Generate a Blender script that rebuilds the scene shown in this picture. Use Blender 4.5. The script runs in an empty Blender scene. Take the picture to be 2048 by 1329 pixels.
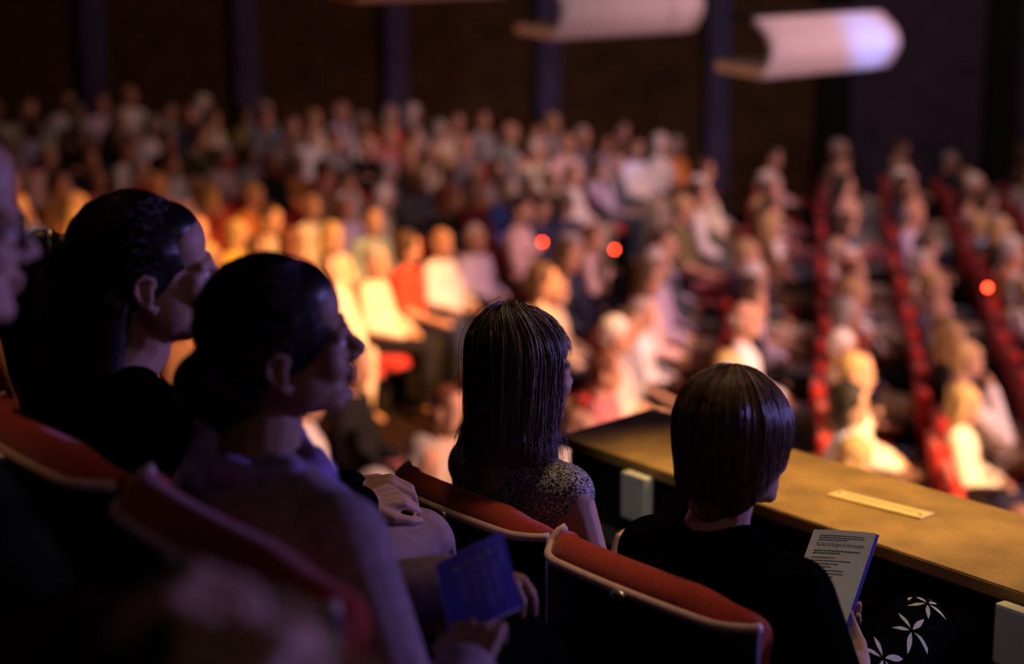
import bpy, bmesh, math, random
import numpy as np
from mathutils import Vector, Matrix, Euler

random.seed(7); RNG = np.random.default_rng(7)
S = bpy.context.scene
COL = S.collection
PI = math.pi
def R(d): return math.radians(d)

# ------------------------------------------------------------------ camera
CZ = 1.62
cd = bpy.data.cameras.new('camera'); cam = bpy.data.objects.new('camera', cd); COL.objects.link(cam)
cam.location = (0, 0, CZ); cam.rotation_euler = (R(90 - 9.3727), 0, 0)
cd.lens = 50; cd.sensor_width = 36; cd.clip_start = .05; cd.clip_end = 100
cd.dof.use_dof = True; cd.dof.focus_distance = 2.62; cd.dof.aperture_fstop = 1.45
S.camera = cam

# ------------------------------------------------------------------ world, exposure
w = bpy.data.worlds.new('hall_air'); S.world = w; w.use_nodes = True
w.node_tree.nodes['Background'].inputs[0].default_value = (.55, .45, .6, 1)
w.node_tree.nodes['Background'].inputs[1].default_value = .004
vs = S.view_settings
S.display_settings.display_device = 'sRGB'
vs.view_transform = 'Standard'; vs.look = 'None'; vs.gamma = 1; vs.use_curve_mapping = False; vs.exposure = 0

# ------------------------------------------------------------------ stage and house lights, plus added fill lamps
def spot(name, loc, target, power, col, cone, blend=.6, rad=.12):
    l = bpy.data.lights.new(name, 'SPOT'); l.energy = power; l.color = col
    l.spot_size = R(cone); l.spot_blend = blend; l.shadow_soft_size = rad
    o = bpy.data.objects.new(name, l); COL.objects.link(o); o.location = loc
    o.rotation_euler = (Vector(target) - Vector(loc)).to_track_quat('-Z', 'Y').to_euler()
    return o
def area(name, loc, target, power, col, sx, sy):
    l = bpy.data.lights.new(name, 'AREA'); l.energy = power; l.color = col; l.shape = 'RECTANGLE'; l.size = sx; l.size_y = sy
    o = bpy.data.objects.new(name, l); COL.objects.link(o); o.location = loc
    o.rotation_euler = (Vector(target) - Vector(loc)).to_track_quat('-Z', 'Y').to_euler()
    return o
spot('stage_wash_amber', (5.5, 5.0, 7.6), (-2.3, 10.9, -.3), 17500, (1, .43, .12), 24, .8)
spot('stage_wash_rose', (8.5, 2.6, 5.5), (.8, 8.3, -.5), 10500, (1, .50, .38), 29, .8)
spot('stage_spot_gold', (8.0, 2.5, 6.5), (2.2, 8.1, -.3), 12000, (1, .62, .22), 14, .8)
spot('stage_wash_lilac', (10.5, 3.5, 6.5), (3.6, 12.3, -.2), 6000, (1, .52, .56), 40, .8)
spot('stage_wash_back', (9.0, 4.0, 6.0), (-4.0, 15.5, .3), 1250, (1, .40, .26), 50, .9)
spot('ledge_downlight', (2.2, 4.4, 4.2), (.76, 3.32, .67), 1180, (1, .60, .18), 25, 1., .04)
spot('panel_spot_blue', (5.5, 3.5, 3.4), (3.05, 11.3, 2.15), 7500, (.09, .32, 1), 5.0, 1.0)
spot('panel_fill', (1.0, 1.6, 4.2), (1.6, 11.4, 2.25), 560, (.92, .76, 1), 26, .6)  # added spot with no known source, reaches the panel faces and lip ends
spot('box_side_violet', (7.5, 4.6, 1.9), (-.3, 2.2, 1.2), 1250, (.36, .27, 1), 36, .7, .25)
spot('box_rim_pink', (6.0, .4, 2.6), (-.2, 1.9, .9), 36, (1, .42, .58), 40, .7, .25)
spot('house_glow', (1.4, -.6, 4.6), (.86, 2.5, .6), 95, (1, .90, .82), 13, .8, .2)
spot('fitting_fill', (.22, .4, 3.4), (.335, 3.62, .58), 100, (1, .92, .85), 6, .6, .05)  # invented narrow spot, added only to brighten the left white fitting
spot('row_downlight', (-1.6, 3.2, 4.6), (-.70, 2.06, 1.16), 85, (1, .46, .22), 10, .9, .15)
area('house_fill', (1.6, -1.2, 4.6), (.3, 2.3, .6), 3.0, (1, .74, .6), 2.5, 1.5)
spot('seat_downlight', (.5, 3.2, 4.6), (.16, 2.36, .85), 260, (1, .60, .38), 15, .9, .25)
area('wall_fill', (6, 11, 7.8), (5, 19.6, 2.5), 300, (1, .60, .58), 7, 1.5)  # added area lamp, no fixture there; lifts the dark back wall

# ------------------------------------------------------------------ materials
def pm(name, col, rough=.85, var=.25, scale=40., bump=.0, spec=.3, sheen=0., metal=0., aniso=0.):
    m = bpy.data.materials.new(name); m.use_nodes = True
    nt = m.node_tree; b = nt.nodes['Principled BSDF']
    b.inputs['Roughness'].default_value = rough; b.inputs['Specular IOR Level'].default_value = spec
    b.inputs['Sheen Weight'].default_value = sheen; b.inputs['Metallic'].default_value = metal
    b.inputs['Anisotropic'].default_value = aniso
    tc = nt.nodes.new('ShaderNodeTexCoord'); no = nt.nodes.new('ShaderNodeTexNoise')
    no.inputs['Scale'].default_value = scale; no.inputs['Detail'].default_value = 4
    nt.links.new(tc.outputs['Object'], no.inputs['Vector'])
    rp = nt.nodes.new('ShaderNodeValToRGB')
    lo = [c * (1 - var) for c in col]; hi = [min(1, c * (1 + var)) for c in col]
    rp.color_ramp.elements[0].position = .3; rp.color_ramp.elements[1].position = .7
    rp.color_ramp.elements[0].color = (*lo, 1); rp.color_ramp.elements[1].color = (*hi, 1)
    nt.links.new(no.outputs['Fac'], rp.inputs['Fac']); nt.links.new(rp.outputs['Color'], b.inputs['Base Color'])
    if bump:
        bp = nt.nodes.new('ShaderNodeBump'); bp.inputs['Strength'].default_value = bump; bp.inputs['Distance'].default_value = .002
        nt.links.new(no.outputs['Fac'], bp.inputs['Height']); nt.links.new(bp.outputs['Normal'], b.inputs['Normal'])
    return m
def emit(name, col, strength):
    m = bpy.data.materials.new(name); m.use_nodes = True
    b = m.node_tree.nodes['Principled BSDF']
    b.inputs['Base Color'].default_value = (*col, 1)
    b.inputs['Emission Color'].default_value = (*col, 1); b.inputs['Emission Strength'].default_value = strength
    return m
def ledge_mat():
    m = pm('gilded_board', (.30, .175, .055), .62, .3, 9, 0, .35)
    nt = m.node_tree; b = nt.nodes['Principled BSDF']
    tc = nt.nodes.new('ShaderNodeTexCoord'); n2 = nt.nodes.new('ShaderNodeTexNoise'); n2.inputs['Scale'].default_value = 260; n2.inputs['Detail'].default_value = 6
    nt.links.new(tc.outputs['Object'], n2.inputs['Vector'])
    mx = nt.nodes.new('ShaderNodeMixRGB'); mx.blend_type = 'OVERLAY'; mx.inputs[0].default_value = .75
    rp = [n for n in nt.nodes if n.type == 'VALTORGB'][0]
    nt.links.new(rp.outputs['Color'], mx.inputs[1]); nt.links.new(n2.outputs['Fac'], mx.inputs[2]); nt.links.new(mx.outputs[0], b.inputs['Base Color'])
    bp = nt.nodes.new('ShaderNodeBump'); bp.inputs['Strength'].default_value = .5; bp.inputs['Distance'].default_value = .002
    nt.links.new(n2.outputs['Fac'], bp.inputs['Height']); nt.links.new(bp.outputs['Normal'], b.inputs['Normal'])
    return m
def leopard_mat():
    m = bpy.data.materials.new('leopard_print'); m.use_nodes = True
    nt = m.node_tree; b = nt.nodes['Principled BSDF']; b.inputs['Roughness'].default_value = .7
    tc = nt.nodes.new('ShaderNodeTexCoord'); n0 = nt.nodes.new('ShaderNodeTexNoise'); n0.inputs['Scale'].default_value = 60
    mv = nt.nodes.new('ShaderNodeVectorMath'); mv.operation = 'MULTIPLY_ADD'; mv.inputs[1].default_value = (.03, .03, .03)
    nt.links.new(tc.outputs['Object'], n0.inputs['Vector']); nt.links.new(n0.outputs['Color'], mv.inputs[0]); nt.links.new(tc.outputs['Object'], mv.inputs[2])
    vo = nt.nodes.new('ShaderNodeTexVoronoi'); vo.feature = 'DISTANCE_TO_EDGE'; vo.inputs['Scale'].default_value = 120
    nt.links.new(mv.outputs[0], vo.inputs['Vector'])
    rp = nt.nodes.new('ShaderNodeValToRGB'); e = rp.color_ramp.elements
    e[0].position = .06; e[0].color = (.50, .52, .55, 1); e[1].position = .12; e[1].color = (.012, .014, .022, 1)
    nt.links.new(vo.outputs['Distance'], rp.inputs['Fac']); nt.links.new(rp.outputs['Color'], b.inputs['Base Color'])
    return m
M = {
 'skin': pm('skin', (.50, .30, .21), .55, .10, 30, .05, .4),
 'skin_dark': pm('skin_tanned', (.30, .17, .11), .55, .12, 30, .05, .4),
 'eye': pm('eye_white', (.55, .52, .5), .25, .05, 20, 0, .5),
 'hair_black': pm('hair_black', (.007, .006, .006), .42, .4, 60, 0, .35),
 'hair_brown': pm('hair_brown', (.10, .060, .034), .40, .4, 60, 0, .45),
 'hair_auburn': pm('hair_auburn', (.045, .023, .016), .38, .4, 60, 0, .45),
 'hair_streak': pm('hair_streak', (.34, .30, .26), .35, .3, 60, 0, .5),
 'hair_gold': pm('hair_gold', (.34, .22, .12), .36, .3, 60, 0, .5),
 'hair_grey': pm('hair_grey', (.30, .28, .27), .5, .3, 60, 0, .4),
 'black_cloth': pm('black_cloth', (.0035, .0035, .004), 1, .3, 200, .2, .0),
 'mauve_cloth': pm('mauve_cloth', (.30, .22, .24), .9, .25, 60, .3, .15, .1),
 'violet_scarf': pm('violet_scarf', (.26, .20, .42), .9, .25, 70, .3, .15, .1),
 'brown_cloth': pm('brown_cloth', (.035, .022, .012), .95, .5, 18, .5, .1),
 'olive_cloth': pm('olive_cloth', (.20, .14, .05), .95, .6, 14, .6, .1),
 'green_cloth': pm('green_cloth', (.022, .030, .018), .95, .4, 22, .5, .1),
 'dark_shirt': pm('dark_green_shirt', (.010, .014, .008), .98, .4, 22, .3, .0),
 'lilac_cloth': pm('lilac_trousers', (.28, .20, .24), .9, .15, 50, .3, .15),
 'pale_cloth': pm('pale_trousers', (.52, .50, .44), .9, .15, 50, .3, .15),
 'leopard': leopard_mat(),
 'red_plush': pm('red_plush', (.36, .040, .018), .9, .25, 160, .35, .15, .25),
 'stalls_plush': pm('stalls_plush', (.48, .030, .020), .9, .25, 60, .2, .15, .2),
 'seat_shell': pm('seat_shell_dark', (.012, .009, .008), .6, .4, 20, 0, .2),
 'seat_trim': pm('pale_beech_trim', (.62, .44, .36), .5, .12, 60, 0, .35),
 'steel': pm('brushed_steel', (.6, .58, .56), .35, .1, 90, 0, .5, 0, .9),
 'arm_wood': pm('brown_wood', (.20, .085, .04), .5, .3, 16, 0, .3),
 'ledge': ledge_mat(),
 'ledge_front': pm('black_panel', (.007, .006, .005), .8, .3, 20, 0, .15),
 'brass': pm('pale_brass_plate', (.78, .60, .28), .45, .08, 30, 0, .5),
 'engrave': pm('engraving_brown', (.22, .14, .05), .8, .1, 20),
 'screw': pm('dark_screw', (.03, .025, .02), .5, .1, 20),
 'white_plastic': pm('white_plastic', (.62, .62, .60), .5, .06, 30, .1, .4),
 'paper': pm('printed_paper', (.62, .62, .62), .75, .03, 20, 0, .3),
 'ink': pm('black_ink', (.06, .06, .07), .8, .1, 20),
 'cover_blue': pm('blue_cover', (.060, .055, .62), .6, .10, 12, 0, .35),
 'cover_pale': pm('pale_violet_print', (.34, .32, .85), .6, .1, 30),
 'cover_dark': pm('dark_navy_print', (.012, .012, .07), .6, .1, 30),
 'leaf': pm('pale_leaf_print', (.55, .58, .50), .8, .15, 60),
 'floor': pm('dark_carpet', (.022, .010, .009), .95, .4, 12, 0, .1),
 'wall': pm('dark_brown_wall', (.058, .032, .014), .9, .25, 3, 0, .1),
 'pilaster': pm('violet_grey_pilaster', (.070, .060, .135), .85, .15, 4, 0, .15),
 'navy_wall': pm('navy_wall_panel', (.044, .034, .056), .9, .2, 3, 0, .1),
 'black_paint': pm('black_paint', (.006, .006, .006), .8, .2, 9, 0, .15),
 'panel_white': pm('white_panel', (.46, .42, .45), .75, .05, 6, 0, .25),
 'panel_edge': pm('beige_panel_edge', (.62, .46, .28), .75, .08, 6, 0, .25),
 'red_led': emit('red_indicator', (1, .040, .012), 30),
 'partition': pm('dark_green_panel', (.055, .060, .048), .9, .2, 8, 0, .15),
 'glasses': pm('dark_frames', (.012, .010, .014), .35, .2, 20, 0, .5),
}
# ------------------------------------------------------------------ object helpers
def obj(name, me, mat, parent=None, smooth=True):
    o = bpy.data.objects.new(name, me); COL.objects.link(o)
    if mat is not None:
        for m in (mat if isinstance(mat, (list, tuple)) else [mat]): me.materials.append(m)
    if smooth: me.polygons.foreach_set('use_smooth', [True] * len(me.polygons))
    if parent: o.parent = parent
    return o
def thing(name, label, cat, loc=(0, 0, 0), rz=0., group=None):
    o = bpy.data.objects.new(name, None); COL.objects.link(o); o.empty_display_size = .1
    o.location = loc; o.rotation_euler = (0, 0, rz); o['label'] = label; o['category'] = cat
    if group: o['group'] = group
    return o
def struct(o): o['kind'] = 'structure'; return o
def tag(o, label, cat, group=None):
    o['label'] = label; o['category'] = cat
    if group: o['group'] = group
    return o
def pyd(name, V, F, mi=None):
    me = bpy.data.meshes.new(name); me.from_pydata([tuple(v) for v in V], [], [tuple(f) for f in F])
    if mi is not None: me.polygons.foreach_set('material_index', mi)
    me.update(); return me

class Blob:
    """overlapping ellipsoids and tapered capsules fused into one continuous skin"""
    def __init__(s): s.V = []; s.F = []; s.n = 0
    def add(s, V, F):
        s.V.append(np.asarray(V, float)); s.F += [tuple(i + s.n for i in f) for f in F]; s.n += len(V)
    def cap(s, p0, p1, r0, r1, seg=14, hs=4):
        p0 = np.array(p0, float); p1 = np.array(p1, float); d = p1 - p0; L = np.linalg.norm(d)
        if L < 1e-6: d = np.array((0, 0, 1.)); L = 1e-6
        else: d = d / L
        a = np.array((1., 0, 0)) if abs(d[0]) < .8 else np.array((0, 1., 0))
        e1 = np.cross(d, a); e1 /= np.linalg.norm(e1); e2 = np.cross(d, e1)
        rings = [(p0 - d * r0 * math.cos(t), r0 * math.sin(t)) for t in [PI / 2 * (k + 1) / (hs + 1) for k in range(hs)]] + [(p0, r0), (p1, r1)] + \
                [(p1 + d * r1 * math.sin(t), r1 * math.cos(t)) for t in [PI / 2 * (k + 1) / (hs + 1) for k in range(hs)]]
        V = [p0 - d * r0]; 
        for c, r in rings:
            for k in range(seg):
                t = 2 * PI * k / seg; V.append(c + r * (math.cos(t) * e1 + math.sin(t) * e2))
        V.append(p1 + d * r1); F = []; nr = len(rings)
        for k in range(seg): F.append((0, 1 + (k + 1) % seg, 1 + k))
        for i in range(nr - 1):
            for k in range(seg):
                a0 = 1 + i * seg; b0 = a0 + seg; F.append((a0 + k, a0 + (k + 1) % seg, b0 + (k + 1) % seg, b0 + k))
        a0 = 1 + (nr - 1) * seg; t = len(V) - 1
        for k in range(seg): F.append((a0 + k, a0 + (k + 1) % seg, t))
        s.add(V, F)
    def chain(s, pts, rr):
        for i in range(len(pts) - 1): s.cap(pts[i], pts[i + 1], rr[i], rr[i + 1])
    def ell(s, c, r, rot=None, seg=20, ns=12):
        V = [(0, 0, -1)]
        for i in range(1, ns):
            t = PI * i / ns
            for k in range(seg):
                q = 2 * PI * k / seg; V.append((math.sin(t) * math.cos(q), math.sin(t) * math.sin(q), -math.cos(t)))
        V.append((0, 0, 1)); F = []
        for k in range(seg): F.append((0, 1 + (k + 1) % seg, 1 + k))
        for i in range(ns - 2):
            for k in range(seg):
                a0 = 1 + i * seg; b0 = a0 + seg; F.append((a0 + k, a0 + (k + 1) % seg, b0 + (k + 1) % seg, b0 + k))
        a0 = 1 + (ns - 2) * seg; t = len(V) - 1
        for k in range(seg): F.append((a0 + k, a0 + (k + 1) % seg, t))
        V = np.array(V) * np.array(r)
        if rot is not None: V = V @ np.array(rot.to_3x3()).T
        s.add(V + np.array(c), F)
    def join(s, other, mat):
        V = np.concatenate(other.V); A = np.array(mat)
        s.add(V @ A[:3, :3].T + A[:3, 3], other.F)
    def mesh(s, name, voxel, it=6, fac=.5):
        me0 = pyd('tmp', np.concatenate(s.V), s.F)
        o = bpy.data.objects.new('tmp', me0); COL.objects.link(o)
        m = o.modifiers.new('r', 'REMESH'); m.mode = 'VOXEL'; m.voxel_size = voxel; m.adaptivity = 0
        if it:
            m2 = o.modifiers.new('s', 'SMOOTH'); m2.factor = fac; m2.iterations = it
        dg = bpy.context.evaluated_depsgraph_get(); dg.update()
        me = bpy.data.meshes.new_from_object(o.evaluated_get(dg)); me.name = name
        bpy.data.objects.remove(o); bpy.data.meshes.remove(me0)
        me.materials.clear()
        return me

def box_mesh(name, items, bev=.0):
    """items: (center, size, rot_z) boxes joined; bevelled edges"""
    bm = bmesh.new()
    for c, sz, rz in items:
        mt = Matrix.Translation(c) @ (rz if isinstance(rz, Matrix) else Matrix.Rotation(rz, 4, 'Z')) @ Matrix.Diagonal((*sz, 1))
        r = bmesh.ops.create_cube(bm, size=1, matrix=mt)
    if bev: bmesh.ops.bevel(bm, geom=bm.edges[:], offset=bev, segments=2, affect='EDGES', profile=.6)
    me = bpy.data.meshes.new(name); bm.to_mesh(me); bm.free(); return me
def prism(name, poly, z0, z1, bev=0):
    n = len(poly); V = [(x, y, z0) for x, y in poly] + [(x, y, z1) for x, y in poly]
    F = [tuple(range(n))[::-1], tuple(range(n, 2 * n))] + [(i, (i + 1) % n, n + (i + 1) % n, n + i) for i in range(n)]
    me = pyd(name, V, F); bm = bmesh.new(); bm.from_mesh(me); bmesh.ops.recalc_face_normals(bm, faces=bm.faces[:])
    if bev: bmesh.ops.bevel(bm, geom=bm.edges[:], offset=bev, segments=2, affect='EDGES')
    bm.to_mesh(me); bm.free(); return me
def grid_tube(pts, rad, seg=8):
    """swept round tube through pts -> V, F"""
    pts = [np.array(p, float) for p in pts]; V = []; F = []
    for i, p in enumerate(pts):
        d = pts[min(i + 1, len(pts) - 1)] - pts[max(i - 1, 0)]; d /= max(np.linalg.norm(d), 1e-9)
        a = np.array((0, 0, 1.)) if abs(d[2]) < .9 else np.array((1., 0, 0))
        e1 = np.cross(d, a); e1 /= np.linalg.norm(e1); e2 = np.cross(e1, d)
        r = rad[i] if hasattr(rad, '__len__') else rad
        ra, rb = r if hasattr(r, '__len__') else (r, r)
        for k in range(seg):
            t = 2 * PI * k / seg; V.append(p + ra * math.cos(t) * e1 + rb * math.sin(t) * e2)
    for i in range(len(pts) - 1):
        for k in range(seg): F.append((i * seg + k, i * seg + (k + 1) % seg, (i + 1) * seg + (k + 1) % seg, (i + 1) * seg + k))
    F.append(tuple(range(seg))[::-1]); F.append(tuple((len(pts) - 1) * seg + k for k in range(seg)))
    return V, F

# ------------------------------------------------------------------ the box's own axes: u along its rows, n towards the hall
U = (.6093, -.7930); N = (.7930, .6093); RZ = math.atan2(U[1], U[0])
def W(u, n, z=0.): return (u * U[0] + n * N[0], u * U[1] + n * N[1], z)
ROW1, ROW2, ROW3 = 1.515, .615, -.25
Z1, Z2, Z3 = 0., .30, .60

# ------------------------------------------------------------------ the hall shell
def gz(x, y): return -2.36 + .133 * y - .066 * x
fv = [(x, y, gz(x, y)) for y in (-6, 21) for x in (-14, 16)]
V = fv + [(x, y, z - .25) for x, y, z in fv]
struct(obj('floor', pyd('floor', V, [(0, 1, 3, 2), (4, 6, 7, 5), (0, 4, 5, 1), (1, 5, 7, 3), (3, 7, 6, 2), (2, 6, 4, 0)]), M['floor'], smooth=False))
WY = 19.6
struct(obj('wall_back', box_mesh('wall_back', [((1, WY + .15, 3.2), (30, .3, 11), 0)]), M['wall'], smooth=False))
struct(obj('wall_left', box_mesh('wall_left', [((-13, 7, 3.2), (.3, 26, 11), 0)]), M['wall'], smooth=False))
struct(obj('ceiling', box_mesh('ceiling', [((1, 7, 8.4), (30, 27, .3), 0)]), M['black_paint'], smooth=False))
for i, px in enumerate((-85, 208, 507, 800, 1097, 1428)):
    x = (px - 1024) / 2844.4 * WY
    struct(obj('trim_%d' % (i + 1), box_mesh('trim', [((x, WY - .09, 3.7), (.30, .16, 9.3), 0)], .01), M['pilaster'], smooth=False))
for i, px in enumerate((1655, 1985)):
    x = (px - 1024) / 2844.4 * WY
    struct(obj('trim_%d' % (i + 7), box_mesh('trim', [((x, WY - .09, 3.7), (.42, .16, 9.3), 0)], .01), M['black_paint'], smooth=False))
for i, (a, b) in enumerate(((1690, 1950), (2020, 2400))):
    xa = (a - 1024) / 2844.4 * WY; xb = (b - 1024) / 2844.4 * WY
    struct(obj('trim_%d' % (i + 9), box_mesh('trim', [(((xa + xb) / 2, WY - .04, 3.7), (xb - xa, .07, 9.3), 0)], .01), M['navy_wall'], smooth=False))

# stepped floor of the box
def uprism(name, u0, u1, n0, n1, z0, z1, bev=0):
    return prism(name, [W(u0, n0)[:2], W(u1, n0)[:2], W(u1, n1)[:2], W(u0, n1)[:2]], z0, z1, bev)
for nm, u0, n0, n1, z in (('floor_lowest_step', -2.9, ROW1 - .10, 2.42, Z1), ('floor_middle_step', -3.0, ROW2 - .10, ROW1 - .10, Z2), ('floor_top_step', -2.6, ROW3 - .4, ROW2 - .10, Z3)):
    struct(obj(nm, uprism(nm, u0, .3, n0, n1, -.25, z), M['floor'], smooth=False))

# ------------------------------------------------------------------ ledge of the box
LD = np.array((.551, -.8345)); LN = np.array((.8345, .551))
def LW(l, q): p = LD * l + LN * q; return (p[0], p[1])
# inner line q=2.283, outer q=2.729
lc = float(np.dot((.427, 4.306), LD)); le = float(np.dot((.13, 3.947), LD))
lt = thing('balcony_ledge', 'wide golden brown ledge running along the front of the box', 'ledge', (*LW(-1.5, 2.5), -.25))
def rel(me, o):
    me.transform(Matrix.Translation(o.location).inverted()); return me
obj('top_board', rel(prism('top', [LW(le, 2.283), LW(.6, 2.283), LW(.6, 2.729), LW(lc, 2.729)], .640, .670, .003), lt), M['ledge'], lt, False)
obj('front_panel', rel(prism('front', [LW(le + .03, 2.305), LW(.6, 2.305), LW(.6, 2.36), LW(le + .06, 2.36)], -.25, .6395), lt), M['ledge_front'], lt, False)
obj('outer_panel', rel(prism('outer', [LW(lc + .05, 2.66), LW(.6, 2.66), LW(.6, 2.71), LW(lc + .03, 2.71)], -.9, .6395), lt), M['ledge_front'], lt, False)
obj('lower_shelf', rel(prism('shelf', [LW(le + .12, 2.225), LW(-2.62, 2.225), LW(-2.62, 2.304), LW(le + .10, 2.304)], .44, .455, .002), lt), M['steel'], lt, False)

# brass plaque: engraved line too fine to read, kept as fine strokes
pl = thing('name_plaque', 'slim pale brass plaque screwed to the golden ledge', 'plaque', (.866, 3.245, .6702), math.atan2(-.172, .152))
obj('plate', box_mesh('plate', [((0, 0, .002), (.262, .058, .004), 0)], .0016), M['brass'], pl, False)
its = []; x = -.098
while x < .098:
    wd = random.uniform(.004, .011); its.append(((x + wd / 2, .003, .0043), (wd, .0042, .0006), 0)); x += wd + .0022
obj('engraving', box_mesh('engraving', its), M['engrave'], pl, False)
for sx in (-.118, .118):
    b = Blob(); b.ell((sx, .008 * (1 if sx < 0 else -1), .0042), (.0045, .0045, .002)); obj('screw', pyd('screw', np.concatenate(b.V), b.F), M['screw'], pl)

# white fittings on the inner face
for i, (l, lab) in enumerate(((0, 'white box on the inner ledge face between two front row heads'), (1, 'white box at the bottom right edge below the ledge'))):
    P = ((.327, 3.61), (.990, 2.625))[i]
    lcc = float(np.dot(P, LD))
    p = LW(lcc, 2.262)
    t = thing('wall_fitting', lab, 'fitting', (p[0], p[1], .50), math.atan2(LD[1], LD[0]), 'white boxes under the ledge')
    obj('cover', box_mesh('cover', [((0, 0, .085), (.098, .034, .125), 0)], .007), M['white_plastic'], t, False)
    obj('back_plate', box_mesh('plate', [((0, .022, .085), (.088, .012, .113), 0)], .002), M['ledge_front'], t, False)

# partitions at the left of the box
struct(obj('wall_box_side', uprism('wall_box_side', -3.06, -2.98, -.1, 2.35, -.25, .5), M['ledge_front'], smooth=False))

# ------------------------------------------------------------------ theatre seats of the box
def seat_parts():
    hw = .247
    def plan(s): return .012 * (abs(s) / hw) ** 2 + .036 * max(0, (abs(s) / hw - .72) / .28) ** 2          # wings wrap forward
    def ztop(s, z, r=.055):
        e = hw - abs(s)
        return z - (r - math.sqrt(max(0, r * r - max(0, r - e) ** 2))) if e < r else z
    ns = 41; ss = [(-hw + 2 * hw * i / (ns - 1)) for i in range(ns)]
    ss = [hw * math.copysign(1 - (1 - abs(s) / hw) ** 1.5, s) if abs(s) / hw > .0 else 0 for s in ss]
    # shell
    V = []; F = []; nz = 8
    for off in (0, .014):
        for s in ss:
            zt = .826
            for j in range(nz): V.append((s, plan(s) + off, .22 + (zt - .22) * j / (nz - 1)))
    k = ns * nz
    for i in range(ns - 1):
        for j in range(nz - 1):
            a = i * nz + j; F.append((a, a + nz, a + nz + 1, a + 1)); F.append((k + a, k + a + 1, k + a + nz + 1, k + a + nz))
        a = i * nz + nz - 1; F.append((a, a + nz, k + a + nz, k + a)); a = i * nz; F.append((a, k + a, k + a + nz, a + nz))
    for i in (0, ns - 1):
        for j in range(nz - 1):
            a = i * nz + j; F.append((a, a + 1, k + a + 1, k + a))
    shell = pyd('shell', V, F)
    # trim bead along the top edge of the shell, ending partway down each wing
    pts = [(-hw + .003, plan(hw) + .036, .862), (-hw, plan(hw) + .024, .857), (-hw - .001, plan(hw) + .010, .845)] + [(s, plan(s) + .002, .829) for s in ss[1:-1]] + [(hw + .001, plan(hw) + .010, .830)]
    V, F = grid_tube(pts, [(.0085, .0085)] * len(pts), 8); trim = pyd('trim', V, F)
    # cushion of the back: fat roll at the top, thinner pad below
    sec = []
    for t in range(13):
        a = PI * t / 12; sec.append((.042 - .036 * math.cos(a), .832 + .033 * math.sin(a)))
    sec = [(.016, .34), (.016, .60)] + [(y, z) for y, z in sec] + [(.072, .76), (.066, .60), (.074, .42), (.06, .34)]
    V = []; F = []; m = len(sec)
    cs = [s * (hw - .008) / hw for s in ss]
    for i, s in enumerate(cs):
        e = (hw - .008) - abs(s); q = min(1, max(0, e / .03)) ; q = math.sqrt(q * (2 - q)) if q < 1 else 1
        for y, z in sec:
            y2 = .040 + (y - .040) * (.35 + .65 * q); dz = -.030 * max(0, (s / hw - .45) / .55) ** 1.5
            V.append((s * (1 if z > .82 else .88), plan(s) + y2, z + (dz if z > .5 else 0) - (1 - q) * .018 * (1 if z > .8 else 0)))
    for i in range(ns - 1):
        for j in range(m): F.append((i * m + j, i * m + (j + 1) % m, (i + 1) * m + (j + 1) % m, (i + 1) * m + j))
    F.append(tuple(range(m))); F.append(tuple((ns - 1) * m + j for j in range(m))[::-1])
    cush = pyd('cushion', V, F)
    # seat pad
    b = Blob(); b.ell((0, .30, .40), (.235, .235, .055)); b.cap((-.2, .5, .395), (.2, .5, .395), .042, .042); b.cap((-.2, .16, .395), (.2, .16, .395), .042, .042)
    b.cap((-.2, .16, .395), (-.2, .5, .395), .042, .042); b.cap((.2, .16, .395), (.2, .5, .395), .042, .042)
    pad = b.mesh('pad', .012, 5)
    arm = box_mesh('arm', [((0, .30, .615), (.05, .34, .028), 0)], .011)
    ped = box_mesh('ped', [((0, .28, .29), (.026, .20, .62), 0), ((0, .28, .02), (.07, .34, .04), 0)], .006)
    V, F = grid_tube([(0, -.012, .825), (0, -.004, .825)], [(.016, .009)] * 2, 20); disc = pyd('disc', V, F)
    V2, F2 = grid_tube([(0, -.0135, .825), (0, -.0118, .825)], [(.010, .0055)] * 2, 16); disc2 = pyd('disc2', V2, F2)
    for me in (shell, trim, cush, disc, disc2):
        bm = bmesh.new(); bm.from_mesh(me); bmesh.ops.recalc_face_normals(bm, faces=bm.faces[:]); bm.to_mesh(me); bm.free()
    for me, mt in ((shell, 'seat_shell'), (trim, 'seat_trim'), (cush, 'red_plush'), (pad, 'red_plush'), (arm, 'arm_wood'), (ped, 'seat_shell'), (disc, 'steel'), (disc2, 'screw')):
        me.materials.append(M[mt])
        me.polygons.foreach_set('use_smooth', [mt not in ('arm_wood',)] * len(me.polygons))
    return dict(shell=shell, trim=trim, cush=cush, pad=pad, arm=arm, ped=ped, disc=disc, disc2=disc2)
SP = seat_parts()
def link(name, me, parent, loc=(0, 0, 0)):
    o = bpy.data.objects.new(name, me); COL.objects.link(o); o.parent = parent; o.location = loc; return o
def box_seat(u, n, z, lab, yaw=0., arms=(-1, 1)):
    t = thing('theatre_seat', lab, 'seat', W(u, n, z), RZ + yaw, 'red theatre seats in the box')
    link('back_shell', SP['shell'], t); link('back_trim', SP['trim'], t); link('back_cushion', SP['cush'], t); link('seat_pad', SP['pad'], t)
    d = link('number_disc', SP['disc'], t); link('disc_centre', SP['disc2'], d)
    for s in arms: link('armrest', SP['arm'], t, (s * .272, 0, 0)); link('pedestal', SP['ped'], t, (s * .272, 0, 0))
    return t
box_seat(-2.185, ROW1, Z1, 'red seat in front row under the woman in leopard print', R(0), (-1,))
box_seat(-1.640, ROW1 - .03, Z1, 'red seat in front row under the person in black shirt', R(0), (-1, 1))
box_seat(-1.957, ROW2, Z2, 'red seat in second row under the woman with a ponytail', 0, (-1,))
box_seat(-1.40, ROW2, Z2, 'red seat in second row under the woman holding a blue programme', 0, (-1, 1))
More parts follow.
